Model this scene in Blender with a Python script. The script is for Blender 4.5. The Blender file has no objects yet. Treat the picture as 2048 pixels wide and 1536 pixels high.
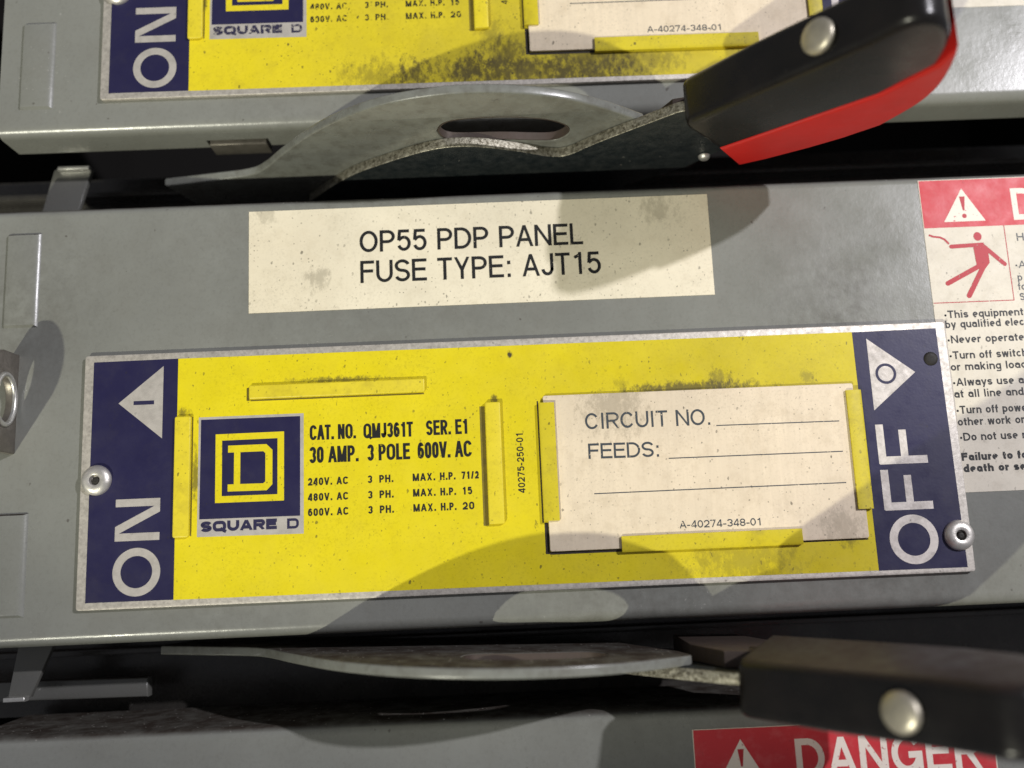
import bpy, bmesh, math, random
from mathutils import Matrix, Vector

random.seed(4)
SC = bpy.context.scene
COL = SC.collection
MM = 0.001
# Panel frame in millimetres: u to the right, v up, d out of the panel towards the viewer.
# World: X = u, Y = -d, Z = v (the panel is a vertical wall).
def P(u, v, d):
    return Vector((u * MM, -d * MM, v * MM))

# ------------------------------------------------------------------ camera
RC = ((0.9990684, -0.0425936, 0.0069324),
      (0.0407766, 0.9843510, 0.1714363),
      (-0.0141260, -0.1709939, 0.9851708))
cd = bpy.data.cameras.new('camera')
cam = bpy.data.objects.new('camera', cd)
COL.objects.link(cam)
rows = [P(*r) / MM for r in RC]
m = Matrix((rows[0], rows[1], rows[2])).transposed().to_4x4()
m.translation = P(83.397, 9.851, 179.969)
cam.matrix_world = m
cd.sensor_width = 36.0
cd.lens = 1800.0 / 2048.0 * 36.0
cd.clip_start = 0.004
cd.clip_end = 20.0
cd.dof.use_dof = True
cd.dof.focus_distance = 0.180
cd.dof.aperture_fstop = 7.5
SC.camera = cam

# ------------------------------------------------------------------ light
w = bpy.data.worlds.new('World')
SC.world = w
w.use_nodes = True
bg = w.node_tree.nodes['Background']
bg.inputs[0].default_value = (0.92, 0.93, 1.0, 1)
bg.inputs[1].default_value = 0.19

def disk_lamp(name, target, direction, dist, size, watts, color):
    L = bpy.data.lights.new(name, 'AREA')
    L.shape = 'DISK'
    L.size = size
    L.energy = watts
    L.color = color
    o = bpy.data.objects.new(name, L)
    COL.objects.link(o)
    n = (P(*direction)).normalized()
    o.location = P(*target) + n * dist
    o.rotation_euler = n.to_track_quat('Z', 'Y').to_euler()
    return o
def spot_lamp(name, target, direction, dist, aim, cone, blend, radius, watts, color):
    L = bpy.data.lights.new(name, 'SPOT')
    L.spot_size = cone
    L.spot_blend = blend
    L.shadow_soft_size = radius
    L.energy = watts
    L.color = color
    o = bpy.data.objects.new(name, L)
    COL.objects.link(o)
    o.location = P(*target) + P(*direction).normalized() * dist
    o.rotation_euler = (o.location - P(*aim)).to_track_quat('Z', 'Y').to_euler()
    return o
# a work lamp below left, its beam aimed high so that its lower rim ends under the middle door
spot_lamp('work_lamp', (90, 30, 0), (-0.65, -0.92, 0.95), 1.6, (300, 560, 0), math.radians(24.6), 0.09, 0.017, 76.0, (1.0, 0.98, 0.80))
disk_lamp('ceiling_lamp', (90, 30, 0), (0.97, 0.52, 1.0), 0.95, 0.020, 7.0, (0.96, 0.94, 1.0))

SC.view_settings.view_transform = 'Standard'
SC.view_settings.look = 'None'
SC.view_settings.exposure = 0.0
SC.view_settings.gamma = 1.0
SC.view_settings.use_curve_mapping = False

# ------------------------------------------------------------------ materials
class NT:
    def __init__(self, name):
        self.m = bpy.data.materials.new(name)
        self.m.use_nodes = True
        self.t = self.m.node_tree
        self.t.nodes.clear()
        self.out = self.t.nodes.new('ShaderNodeOutputMaterial')
        self.bs = self.t.nodes.new('ShaderNodeBsdfPrincipled')
        self.t.links.new(self.bs.outputs[0], self.out.inputs[0])
        self.geo = self.t.nodes.new('ShaderNodeNewGeometry')
        self.seed = 0.0
    def set(self, sock, val):
        if hasattr(val, 'is_output'):
            self.t.links.new(val, sock)
        elif isinstance(val, (tuple, list)) and len(val) == 3 and sock.type == 'RGBA':
            sock.default_value = (*val, 1)
        else:
            sock.default_value = val
    def pos(self, scale=(1, 1, 1), off=(0, 0, 0), rot=(0, 0, 0)):
        n = self.t.nodes.new('ShaderNodeMapping')
        self.t.links.new(self.geo.outputs['Position'], n.inputs[0])
        n.inputs['Location'].default_value = [o + self.seed for o in off]
        n.inputs['Rotation'].default_value = rot
        n.inputs['Scale'].default_value = scale
        return n.outputs[0]
    def noise(self, mmsize, detail=3, rough=0.55, stretch=(1, 1, 1), off=(0, 0, 0), rot=(0, 0, 0)):
        n = self.t.nodes.new('ShaderNodeTexNoise')
        self.t.links.new(self.pos(stretch, off, rot), n.inputs['Vector'])
        n.inputs['Scale'].default_value = 1000.0 / mmsize
        n.inputs['Detail'].default_value = detail
        n.inputs['Roughness'].default_value = rough
        return n.outputs[0]
    def ramp(self, fac, lo, hi, a=0.0, b=1.0):
        n = self.t.nodes.new('ShaderNodeMapRange')
        self.set(n.inputs[0], fac)
        n.inputs[1].default_value = lo
        n.inputs[2].default_value = hi
        n.inputs[3].default_value = a
        n.inputs[4].default_value = b
        return n.outputs[0]
    def math(self, op, a, b=0.0):
        n = self.t.nodes.new('ShaderNodeMath')
        n.operation = op
        self.set(n.inputs[0], a)
        self.set(n.inputs[1], b)
        return n.outputs[0]
    def mix(self, fac, a, b):
        n = self.t.nodes.new('ShaderNodeMix')
        n.data_type = 'RGBA'
        self.set(n.inputs[0], fac)
        self.set(n.inputs[6], a)
        self.set(n.inputs[7], b)
        return n.outputs[2]
    def dots(self, cell, rmax, density, stretch=(1, 1, 1), off=(0, 0, 0), rot=(0, 0, 0)):
        """scattered specks of uneven size: cell in mm, rmax as a share of the cell"""
        n = self.t.nodes.new('ShaderNodeTexVoronoi')
        nz = self.noise(cell * 0.35, 2, off=(3.1, 1.7, 0.3))
        vm = self.t.nodes.new('ShaderNodeVectorMath')
        vm.operation = 'ADD'
        self.t.links.new(self.pos(stretch, off, rot), vm.inputs[0])
        cb = self.t.nodes.new('ShaderNodeCombineXYZ')
        d = self.math('MULTIPLY', self.math('SUBTRACT', nz, 0.5), cell * MM * 0.35)
        self.set(cb.inputs[0], d)
        self.set(cb.inputs[2], d)
        self.t.links.new(cb.outputs[0], vm.inputs[1])
        self.t.links.new(vm.outputs[0], n.inputs['Vector'])
        n.inputs['Scale'].default_value = 1000.0 / cell
        sp = self.t.nodes.new('ShaderNodeSeparateColor')
        self.t.links.new(n.outputs['Color'], sp.inputs[0])
        r = self.math('MULTIPLY', self.ramp(sp.outputs[0], 1 - density, 1.0), rmax)
        return self.ramp(self.math('SUBTRACT', r, n.outputs['Distance']), 0.0, 0.05)
    def blob(self, c, rad, stretch=(1, 1, 1)):
        """soft patch of grime centred at panel point c"""
        vm = self.t.nodes.new('ShaderNodeVectorMath')
        vm.operation = 'SUBTRACT'
        self.t.links.new(self.geo.outputs['Position'], vm.inputs[0])
        vm.inputs[1].default_value = P(*c)
        v2 = self.t.nodes.new('ShaderNodeVectorMath')
        v2.operation = 'MULTIPLY'
        self.t.links.new(vm.outputs[0], v2.inputs[0])
        v2.inputs[1].default_value = stretch
        v3 = self.t.nodes.new('ShaderNodeVectorMath')
        v3.operation = 'LENGTH'
        self.t.links.new(v2.outputs[0], v3.inputs[0])
        return self.ramp(v3.outputs['Value'], 0.0, rad * MM, 1.0, 0.0)
    def up(self, lo=0.5, hi=0.9):
        s = self.t.nodes.new('ShaderNodeSeparateXYZ')
        self.t.links.new(self.geo.outputs['Normal'], s.inputs[0])
        return self.ramp(s.outputs[2], lo, hi)
    def bump(self, h, strength, dist_mm):
        n = self.t.nodes.new('ShaderNodeBump')
        n.inputs['Strength'].default_value = strength
        n.inputs['Distance'].default_value = dist_mm * MM
        self.set(n.inputs['Height'], h)
        self.t.links.new(n.outputs[0], self.bs.inputs['Normal'])
    def fin(self, color, rough=0.5, metal=0.0, spec=0.5, alpha=None):
        self.set(self.bs.inputs['Base Color'], color)
        self.set(self.bs.inputs['Roughness'], rough)
        self.set(self.bs.inputs['Metallic'], metal)
        self.bs.inputs['Specular IOR Level'].default_value = spec
        if alpha is not None:
            self.set(self.bs.inputs['Alpha'], alpha)
        return self.m

def m_grey(name, base, seed=0.0, grime=(), dusty=True, worn=0.0, chips=()):
    n = NT(name)
    n.seed = seed
    b = n.mix(n.ramp(n.noise(38, 4), 0.3, 0.7), [c * 0.88 for c in base], [c * 1.10 for c in base])
    b = n.mix(n.ramp(n.noise(9, 5, 0.65, off=(1, 2, 3)), 0.45, 0.75, 0, 0.22), b, (0.16, 0.15, 0.125))
    b = n.mix(n.math('MULTIPLY', n.dots(2.6, 0.16, 0.28), 0.65), b, (0.07, 0.06, 0.05))
    b = n.mix(n.math('MULTIPLY', n.dots(4.5, 0.07, 0.3, off=(0.4, 0.2, 0.9)), 0.6), b, (0.6, 0.59, 0.56))
    sc = n.math('MULTIPLY', n.ramp(n.noise(1.2, 2, stretch=(1, 1, 0.06), rot=(0, 0.35, 0)), 0.72, 0.78), n.ramp(n.noise(26, 2), 0.55, 0.7))
    b = n.mix(n.math('MULTIPLY', sc, 0.45), b, (0.5, 0.49, 0.46))
    b = n.mix(n.ramp(n.noise(0.7, 4, 0.7, off=(4, 4, 4)), 0.5, 0.75, 0, 0.22), b, (0.10, 0.095, 0.08))
    if worn:
        b = n.mix(n.ramp(n.noise(3.2, 6, 0.75, off=(8, 1, 5)), 0.45, 0.68, 0, worn), b, (0.07, 0.06, 0.045))
    for c, r, st in chips:
        k = n.math('MULTIPLY', n.ramp(n.blob(c, r, st), 0.0, 0.5), n.ramp(n.noise(0.7, 5, 0.8, off=(0.2, 0.5, 0.8)), 0.64, 0.70))
        b = n.mix(n.math('MULTIPLY', k, 0.9), b, (0.7, 0.68, 0.62))
    for c, r, amt in grime:
        g = n.math('MULTIPLY', n.blob(c, r), n.ramp(n.noise(3, 5, 0.7), 0.35, 0.65))
        b = n.mix(n.math('MULTIPLY', g, amt), b, (0.05, 0.042, 0.03))
    u = n.math('MULTIPLY', n.up(), n.ramp(n.noise(5, 5, 0.7), 0.25, 0.6, 0.55, 1.0))
    if not dusty:
        return n.fin([c for c in base], 0.8, 0.0, 0.1)
    b = n.mix(u, b, (0.045, 0.036, 0.03))
    b = n.mix(n.math('MULTIPLY', u, n.dots(0.9, 0.25, 0.35)), b, (0.5, 0.48, 0.44))
    n.bump(n.math('ADD', n.noise(1.6, 3), n.math('MULTIPLY', n.noise(0.35, 2), 0.35)), 0.24, 0.12)
    r = n.ramp(n.noise(12, 5, 0.65, off=(5, 5, 1)), 0.3, 0.7, 0.21, 0.36)
    r = n.math('ADD', r, n.math('MULTIPLY', u, 0.5))
    m = n.fin(b, r, 0.0, 0.55)
    n.set(n.bs.inputs['Specular IOR Level'], n.math('SUBTRACT', 0.55, n.math('MULTIPLY', u, 0.5)))
    return m

def m_paint_film(n, b, films):
    for c, r, amt, col, st in films:
        f = n.math('MULTIPLY', n.ramp(n.blob(c, r, st), 0.0, 0.7), n.ramp(n.noise(11, 6, 0.7, off=(6, 3, 8)), 0.25, 0.7, 0.45, 1.0))
        b = n.mix(n.math('MULTIPLY', f, amt), b, col)
    return b

def m_paint(name, base, seed=0.0, specks=0.8, stain=(0.16, 0.12, 0.03), stain_amt=0.35, rough=0.42, grime=(), fibre=0.0, mott=0.12, dens=0.4, films=()):
    n = NT(name)
    n.seed = seed
    b = n.mix(n.ramp(n.noise(14, 5, 0.6), 0.3, 0.7), [c * (1 - mott) for c in base], base)
    b = n.mix(n.ramp(n.noise(4, 6, 0.7, off=(2, 4, 1)), 0.5, 0.78, 0, stain_amt), b, stain)
    if fibre:
        f = n.ramp(n.noise(0.9, 3, 0.6, stretch=(1, 1, 0.05)), 0.35, 0.75, 0, fibre)
        b = n.mix(f, b, [c * 0.72 for c in base])
    b = m_paint_film(n, b, films)
    dk = (0.035, 0.03, 0.018)
    cl = n.ramp(n.noise(8, 4, 0.65, off=(3, 8, 6)), 0.36, 0.62, 0.12, 1.0)
    b = n.mix(n.math('MULTIPLY', n.math('MULTIPLY', n.dots(1.5, 0.2, min(1.0, dens * 1.5), stretch=(1, 1, 0.7)), specks), cl), b, dk)
    b = n.mix(n.math('MULTIPLY', n.math('MULTIPLY', n.dots(0.75, 0.27, min(1.0, dens * 1.3), off=(0.3, 0.7, 0.1)), specks * 0.8), cl), b, dk)
    b = n.mix(n.math('MULTIPLY', n.ramp(n.noise(0.55, 4, 0.75, off=(1, 9, 4)), 0.50, 0.70, 0, 0.62 * specks), n.ramp(n.noise(9, 4, 0.6, off=(2, 2, 9)), 0.38, 0.66, 0.25, 1.0)), b, [c * 0.45 for c in base])
    hair = n.math('MULTIPLY', n.ramp(n.noise(0.95, 4, 0.65, stretch=(1, 1, 0.45), rot=(0, 0.5, 0), off=(7, 1, 2)), 0.675, 0.71), specks * 0.75)
    b = n.mix(hair, b, dk)
    for c, r, amt, *st in grime:
        g = n.ramp(n.math('ADD', n.math('MULTIPLY', n.blob(c, r, *st), 0.5), n.noise(1.3, 6, 0.78, stretch=(1, 1, 0.6), rot=(0, -0.7, 0))), 0.74, 0.92)
        b = n.mix(n.math('MULTIPLY', g, amt), b, (0.07, 0.055, 0.02))
    n.bump(n.math('ADD', n.noise(2.2, 4), n.math('MULTIPLY', n.noise(0.5, 2), 0.4)), 0.18, 0.12)
    r = n.ramp(n.noise(5, 5, 0.6, off=(9, 2, 2)), 0.3, 0.7, rough - 0.06, rough + 0.12)
    return n.fin(b, r, 0.0, 0.45)

def m_ink(name, col, wear=0.25, seed=0.0):
    n = NT(name)
    n.seed = seed
    a = n.ramp(n.noise(0.7, 5, 0.7), 0.27 + wear * 0.35, 0.33 + wear * 0.35)
    return n.fin(col, 0.5, 0, 0.4, a)

def m_metal(name, base, rough=0.4, metal=0.8, dirt=0.4, seed=0.0, grain=1.0, gsize=0.6, tex=2.5):
    n = NT(name)
    n.seed = seed
    b = n.mix(n.ramp(n.noise(tex, 5, 0.7), 0.42, 0.72, 0, dirt), base, (0.05, 0.042, 0.03))
    b = n.mix(n.math('MULTIPLY', n.dots(1.5, 0.2, 0.35), dirt), b, (0.03, 0.025, 0.02))
    n.bump(n.noise(gsize, 5, 0.7), 0.35 * grain, 0.12)
    r = n.ramp(n.noise(1.5, 4), 0.3, 0.7, rough - 0.08, rough + 0.12)
    return n.fin(b, r, metal, 0.5)

def m_arm(name):
    n = NT(name)
    s = n.t.nodes.new('ShaderNodeSeparateXYZ')
    n.t.links.new(n.geo.outputs['Normal'], s.inputs[0])
    flat = n.ramp(n.math('ABSOLUTE', s.outputs[2]), 0.75, 0.9)
    edge = n.mix(n.ramp(n.noise(0.8, 6, 0.78), 0.38, 0.62, 0.15, 0.95), (0.60, 0.57, 0.47), (0.07, 0.058, 0.035))
    face = n.mix(n.ramp(n.noise(3, 5, 0.7), 0.35, 0.75), (0.018, 0.024, 0.027), (0.05, 0.055, 0.055))
    b = n.mix(flat, edge, face)
    b = n.mix(n.math('MULTIPLY', n.dots(1.6, 0.15, 0.3), 0.6), b, (0.4, 0.38, 0.33))
    n.bump(n.noise(0.8, 6, 0.75), 0.8, 0.2)
    return n.fin(b, n.ramp(n.noise(1.5, 4), 0.3, 0.7, 0.36, 0.55), n.ramp(flat, 0, 1, 0.75, 0.3), 0.4)

def m_plastic(name, base, rough=0.33, dust=1.0):
    n = NT(name)
    b = n.mix(n.ramp(n.noise(10, 5, 0.65), 0.4, 0.75, 0, 0.16), base, (0.04, 0.03, 0.026))
    u = n.math('MULTIPLY', n.up(0.35, 0.95), n.ramp(n.noise(4, 5, 0.7), 0.25, 0.65, 0.3, 0.9))
    b = n.mix(n.math('MULTIPLY', u, dust), b, (0.075, 0.052, 0.044))
    b = n.mix(n.math('MULTIPLY', n.dots(2.4, 0.08, 0.3), 0.5), b, (0.3, 0.28, 0.25))
    n.bump(n.math('ADD', n.noise(3, 3), n.math('MULTIPLY', n.noise(0.3, 2), 0.3)), 0.12, 0.12)
    r = n.ramp(n.noise(6, 5, 0.65, off=(4, 0, 2)), 0.3, 0.7, rough - 0.05, rough + 0.12)
    r = n.math('ADD', r, n.math('MULTIPLY', u, 0.25))
    m = n.fin(b, r, 0.0, 0.5)
    n.set(n.bs.inputs['Specular IOR Level'], n.math('SUBTRACT', 0.36, n.math('MULTIPLY', u, 0.28)))
    return m

GREY = (0.222, 0.226, 0.203)
YEL = (0.83, 0.695, 0.007)
M = dict(
    grey=m_grey('grey enamel', GREY, 0.0, [((82, 104.0, 0), 20, 0.6), ((160, -2, 0), 34, 0.35), ((110, -4, 0), 40, 0.35), ((30, 0, 0), 30, 0.2), ((155, 53, 0), 22, 0.5), ((-14, 60, 0), 24, 0.35), ((60, 82, 0), 60, 0.3)], chips=[((66, 103.5, 0), 7, (1, 1, 2.5)), ((117, -2.5, 0), 12, (1, 1, 2)), ((-12, 114, 0), 8, (1, 1, 1)), ((-9, 104.5, 0), 5, (1, 1, 2)), ((45, 52, 0), 8, (1, 1, 3))]),
    lever=m_grey('grey enamel lever', (0.20, 0.206, 0.186), 2.0, worn=0.5),
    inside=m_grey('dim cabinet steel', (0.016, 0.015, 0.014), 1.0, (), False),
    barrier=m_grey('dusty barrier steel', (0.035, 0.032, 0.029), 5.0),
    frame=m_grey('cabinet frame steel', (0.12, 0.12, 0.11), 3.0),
    alu=m_metal('aluminium sheet', (0.60, 0.56, 0.50), 0.5, 0.5, 0.4, tex=0.9),
    rivet=m_metal('rivet aluminium', (0.72, 0.69, 0.64), 0.42, 0.75, 0.25),
    steel=m_metal('zinc steel', (0.62, 0.60, 0.54), 0.38, 0.85, 0.45, 0, 2.2, 0.9),
    arm=m_arm('sheared arm steel'),
    brass=m_metal('dull nickel rivet', (0.52, 0.48, 0.39), 0.42, 0.7, 0.3),
    dark=m_metal('dark socket', (0.02, 0.018, 0.016), 0.65, 0.2, 0.4),
    slot=m_metal('black slot shade', (0.02, 0.014, 0.01), 0.7, 0.0, 0.3),  # flat black standing for the dark inside the openings round the card
    slotshade=m_metal('olive slot shade', (0.20, 0.155, 0.012), 0.7, 0.0, 0.5),  # yellow enamel as it looks in shade, put into the colour
    rust=m_metal('brown dusty steel', (0.07, 0.05, 0.04), 0.6, 0.2, 0.5, 0, 1.5),
    brown=m_metal('stained hasp steel', (0.22, 0.20, 0.17), 0.4, 0.6, 0.4),
    bright=m_metal('worn bright lip', (0.75, 0.74, 0.70), 0.33, 0.85, 0.2),
    yel=m_paint('yellow enamel', YEL, 0.0, 0.75, (0.60, 0.47, 0.01), 0.45, 0.40, [((122, 38.7, 1), 33, 0.8, (1, 1, 12)), ((128, 40.0, 1), 5, 0.5), ((146, 39.6, 1), 4, 0.4), ((108, 39.6, 1), 4, 0.3), ((51, 43.2, 1), 19, 0.7, (1, 1, 12)), ((22.6, 25, 1), 13, 0.7, (9, 1, 1)), ((20, 37.9, 1), 2.5, 0.7), ((82, 38, 1), 2.5, 0.8), ((85.7, 46.9, 1), 1.6, 1.0), ((130, 4, 1), 24, 0.35, (1, 1, 2.5)), ((151, 8, 1), 5, 0.5)], films=[((90, 25, 1), 130, 0.30, (0.60, 0.48, 0.015), (1, 1, 1)), ((135, 34, 1), 66, 0.62, (0.44, 0.355, 0.012), (1, 1, 1.3)), ((125, 3, 1), 45, 0.30, (0.46, 0.37, 0.012), (1, 1, 2))]),
    yel2=m_paint('yellow enamel grimy', (0.84, 0.69, 0.012), 1.3, 0.85, (0.50, 0.39, 0.02), 0.6, 0.42, [((80, 110, 1), 9, 0.7), ((88, 112.5, 1), 11, 0.65), ((68, 109, 1), 8, 0.6), ((90, 109, 1), 50, 0.75, (1, 1, 6)), ((105, 112, 1), 22, 0.6), ((85, 118, 1), 8, 0.4), ((60, 109, 1), 18, 0.45, (1, 1, 2)), ((118, 111, 1), 18, 0.45, (1, 1, 2)), ((22.8, 128, 1), 7, 0.8, (4, 1, 1))], dens=0.5, films=[((90, 122, 1), 95, 0.45, (0.50, 0.41, 0.04), (1, 1, 1)), ((108, 116, 1), 60, 0.6, (0.38, 0.31, 0.03), (1, 1, 1.3))]),
    tabgrim=m_paint('grimy yellow tab', (0.66, 0.545, 0.02), 0.9, 0.8, (0.36, 0.29, 0.03), 0.7, 0.45, dens=0.6),
    tab=m_paint('yellow enamel tab', (0.80, 0.655, 0.03), 0.6, 0.7, (0.42, 0.33, 0.03), 0.6, 0.42, dens=0.5),
    navy=m_paint('navy enamel', (0.017, 0.015, 0.06), 0.2, 0.35, (0.05, 0.045, 0.06), 0.25, 0.38, dens=0.25),
    silver=m_metal('bare aluminium print', (0.52, 0.485, 0.44), 0.55, 0.3, 0.22),
    offprint=m_metal('pale bare aluminium print', (0.68, 0.63, 0.58), 0.55, 0.25, 0.45),
    card=m_paint('beige card', (0.86, 0.73, 0.54), 0.4, 0.7, (0.45, 0.35, 0.22), 0.45, 0.7, [((106, 36, 1.5), 14, 0.35), ((150, 9, 1.5), 10, 0.3)], fibre=0.35, dens=0.5, films=[((112, 36, 1.5), 24, 0.5, (0.55, 0.47, 0.36), (1, 1, 2.2)), ((148, 10, 1.5), 16, 0.3, (0.55, 0.47, 0.38), (1, 1, 1))]),
    paper=m_paint('cream sticker', (0.85, 0.775, 0.59), 0.9, 0.7, (0.50, 0.43, 0.29), 0.35, 0.5, [((47, 65, 0), 6, 0.35), ((118, 77, 0), 8, 0.3), ((36, 79.5, 0), 5, 0.25)], dens=0.5, films=[((100, 80, 0), 40, 0.35, (0.5, 0.45, 0.34), (1, 1, 2.5)), ((38, 68, 0), 20, 0.3, (0.6, 0.50, 0.33), (1, 1, 1))]),
    warn=m_paint('white warning sticker', (0.76, 0.70, 0.58), 1.9, 0.5, (0.42, 0.37, 0.28), 0.5, 0.5, dens=0.3),
    red=m_paint('red print', (0.60, 0.035, 0.045), 0.5, 0.25, (0.62, 0.16, 0.16), 0.55, 0.45, dens=0.2),
    ink=m_ink('black ink', (0.012, 0.012, 0.012), 0.10),
    inkw=m_ink('worn black ink', (0.02, 0.018, 0.012), 0.42, 1.0),
    inks=m_ink('fine black ink', (0.02, 0.018, 0.014), 0.06, 2.0),
    navyink=m_ink('navy ink', (0.02, 0.018, 0.06), 0.02),
    navyinkw=m_ink('worn navy ink', (0.03, 0.027, 0.06), 0.40, 0.4),
    greyink=m_ink('faded grey ink', (0.05, 0.06, 0.07), 0.2, 3.0),
    redink=m_ink('faded red ink', (0.45, 0.02, 0.03), 0.16, 1.5),
    whiteprint=m_ink('pale print', (0.82, 0.75, 0.65), 0.16, 1.1),
    grip=m_plastic('black grip', (0.006, 0.0055, 0.0055), 0.25, 0.55),
    redgrip=m_plastic('red grip', (0.53, 0.014, 0.011), 0.42, 0.55),
)

# ------------------------------------------------------------------ mesh helpers
AX_SHEET = lambda x, y, z: (x, y, z)      # outline in u,v  - thickness along d
AX_PLAN = lambda x, y, z: (x, z, y)       # outline in u,d  - thickness along v
AX_SIDE = lambda x, y, z: (z, y, x)       # outline in d,v  - thickness along u

class MB:
    def __init__(self):
        self.v = []
        self.f = []
    def add(self, vs, fs):
        n = len(self.v)
        self.v += [tuple(q) for q in vs]
        self.f += [tuple(i + n for i in q) for q in fs]
        return self
    def solid(self, loops, lo, hi, bev=0.0, ax=AX_SHEET, res=2):
        """filled outline (first loop) with holes (other loops), thick from lo to hi, edges rounded by bev"""
        c = bpy.data.curves.new('tmp', 'CURVE')
        c.dimensions = '2D'
        c.fill_mode = 'BOTH'
        for lp in loops:
            s = c.splines.new('POLY')
            s.points.add(len(lp) - 1)
            for q, (x, y) in zip(s.points, lp):
                q.co = (x, y, 0, 1)
            s.use_cyclic_u = True
        c.extrude = (hi - lo) / 2 - bev
        c.bevel_depth = bev
        c.offset = -bev
        c.bevel_resolution = res
        o = bpy.data.objects.new('tmp', c)
        COL.objects.link(o)
        dg = bpy.context.evaluated_depsgraph_get()
        me = bpy.data.meshes.new_from_object(o.evaluated_get(dg))
        mid = (lo + hi) / 2
        self.add([ax(q.co.x, q.co.y, q.co.z + mid) for q in me.vertices], [p.vertices for p in me.polygons])
        bpy.data.objects.remove(o)
        bpy.data.curves.remove(c)
        bpy.data.meshes.remove(me)
        return self
    def box(self, u0, u1, v0, v1, d0, d1, bev=0.0):
        return self.solid([[(u0, v0), (u1, v0), (u1, v1), (u0, v1)]], d0, d1, bev)
    def sheet(self, pts, d):
        return self.add([(u, v, d) for u, v in pts], [tuple(range(len(pts)))])
    def lathe(self, prof, c, axis=(0, 0, 1), n=36):
        a = Vector(axis).normalized()
        e = a.orthogonal().normalized()
        g = a.cross(e)
        vs, fs = [], []
        for r, h in prof:
            for k in range(n):
                t = 2 * math.pi * k / n
                vs.append(Vector(c) + a * h + (e * math.cos(t) + g * math.sin(t)) * r)
        for i in range(len(prof) - 1):
            for k in range(n):
                k2 = (k + 1) % n
                fs.append((i * n + k, i * n + k2, (i + 1) * n + k2, (i + 1) * n + k))
        fs.append(tuple(range((len(prof) - 1) * n, len(prof) * n)))
        return self.add(vs, fs)
    def stroke(self, pts, t, d, closed=False, ylim=None, x0=0, y0=0, dx=(1, 0)):
        """flat ribbon along pts; drawn in its own x,y frame placed at (x0,y0) with direction dx"""
        n = len(pts)
        if n < 2:
            return self
        L, R = [], []
        for i in range(n):
            p = Vector(pts[i])
            a = Vector(pts[(i - 1) % n]) if (closed or i > 0) else None
            b = Vector(pts[(i + 1) % n]) if (closed or i < n - 1) else None
            d1 = (p - a).normalized() if a is not None and (p - a).length > 1e-9 else None
            d2 = (b - p).normalized() if b is not None and (b - p).length > 1e-9 else None
            d1 = d1 or d2
            d2 = d2 or d1
            tg = (d1 + d2)
            tg = tg.normalized() if tg.length > 1e-6 else d1
            nn = Vector((-tg.y, tg.x))
            cs = max(0.45, nn.dot(Vector((-d1.y, d1.x))))
            L.append(p + nn * (t / 2 / cs))
            R.append(p - nn * (t / 2 / cs))
        if ylim:
            for q in L + R:
                q.y = min(max(q.y, ylim[0]), ylim[1])
        ex, ey = dx
        tr = lambda q: (x0 + q.x * ex - q.y * ey, y0 + q.x * ey + q.y * ex, d)
        vs = [tr(q) for q in L] + [tr(q) for q in R]
        fs = []
        for i in range(n if closed else n - 1):
            j = (i + 1) % n
            fs.append((n + i, n + j, j, i))
        return self.add(vs, fs)
    def build(self, name, mat, parent=None, loc=None, smooth=None, recalc=True, flat_up=False):
        o0 = Vector(loc) if loc is not None else Vector((0, 0, 0))
        me = bpy.data.meshes.new(name)
        me.from_pydata([tuple(P(*(Vector(q) - o0))) for q in self.v], [], self.f)
        bm = bmesh.new()
        bm.from_mesh(me)
        if recalc:
            bmesh.ops.remove_doubles(bm, verts=bm.verts, dist=2e-6)
            bmesh.ops.recalc_face_normals(bm, faces=bm.faces)
        else:
            for f in bm.faces:
                f.normal_update()
                if f.normal.y > 0:
                    f.normal_flip()
        bm.to_mesh(me)
        bm.free()
        if smooth:
            for q in me.polygons:
                q.use_smooth = True
            me.set_sharp_from_angle(angle=math.radians(smooth))
        me.materials.append(mat)
        ob = bpy.data.objects.new(name, me)
        COL.objects.link(ob)
        if parent is not None:
            ob.parent = parent
        elif loc is not None:
            ob.location = P(*loc)
        return ob

def thing(name, at, label, cat, group=None, kind=None):
    o = bpy.data.objects.new(name, None)
    o.empty_display_size = 0.01
    COL.objects.link(o)
    o.location = P(*at)
    o['label'] = label
    o['category'] = cat
    if group:
        o['group'] = group
    if kind:
        o['kind'] = kind
    return o

def dup(root, at, rotz=0.0, label=None):
    r = root.copy()
    COL.objects.link(r)
    r.location = P(*at)
    r.rotation_euler = (0, 0, rotz)
    if label:
        r['label'] = label
    for ch in list(root.children):
        c = ch.copy()
        COL.objects.link(c)
        c.parent = r
        for g in list(ch.children):
            e = g.copy()
            COL.objects.link(e)
            e.parent = c
    return r

# ------------------------------------------------------------------ stroke lettering
def arc(cx, cy, rx, ry, a0, a1, n=14):
    return [(cx + rx * math.cos(math.radians(a0 + (a1 - a0) * i / n)), cy + ry * math.sin(math.radians(a0 + (a1 - a0) * i / n))) for i in range(n + 1)]

def rring(x0, y0, x1, y1, rk, n=8):
    """closed rounded loop, counter-clockwise, starting half way up the right side"""
    rx = (x1 - x0) / 2
    ry = (y1 - y0) / 2 * rk
    if rk < 1:
        rx = min(rx, ry * 1.15)
    ym = (y0 + y1) / 2
    pts = [(x1, ym)]
    pts += arc(x1 - rx, y1 - ry, rx, ry, 0, 90, n)
    pts += arc(x0 + rx, y1 - ry, rx, ry, 90, 180, n)
    pts += [(x0, ym)]
    pts += arc(x0 + rx, y0 + ry, rx, ry, 180, 270, n)
    pts += arc(x1 - rx, y0 + ry, rx, ry, 270, 360, n)
    out = []
    for q in pts:
        if not out or (abs(q[0] - out[-1][0]) + abs(q[1] - out[-1][1])) > 1e-5:
            out.append(q)
    if abs(out[0][0] - out[-1][0]) + abs(out[0][1] - out[-1][1]) < 1e-5:
        out.pop()
    return out

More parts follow.
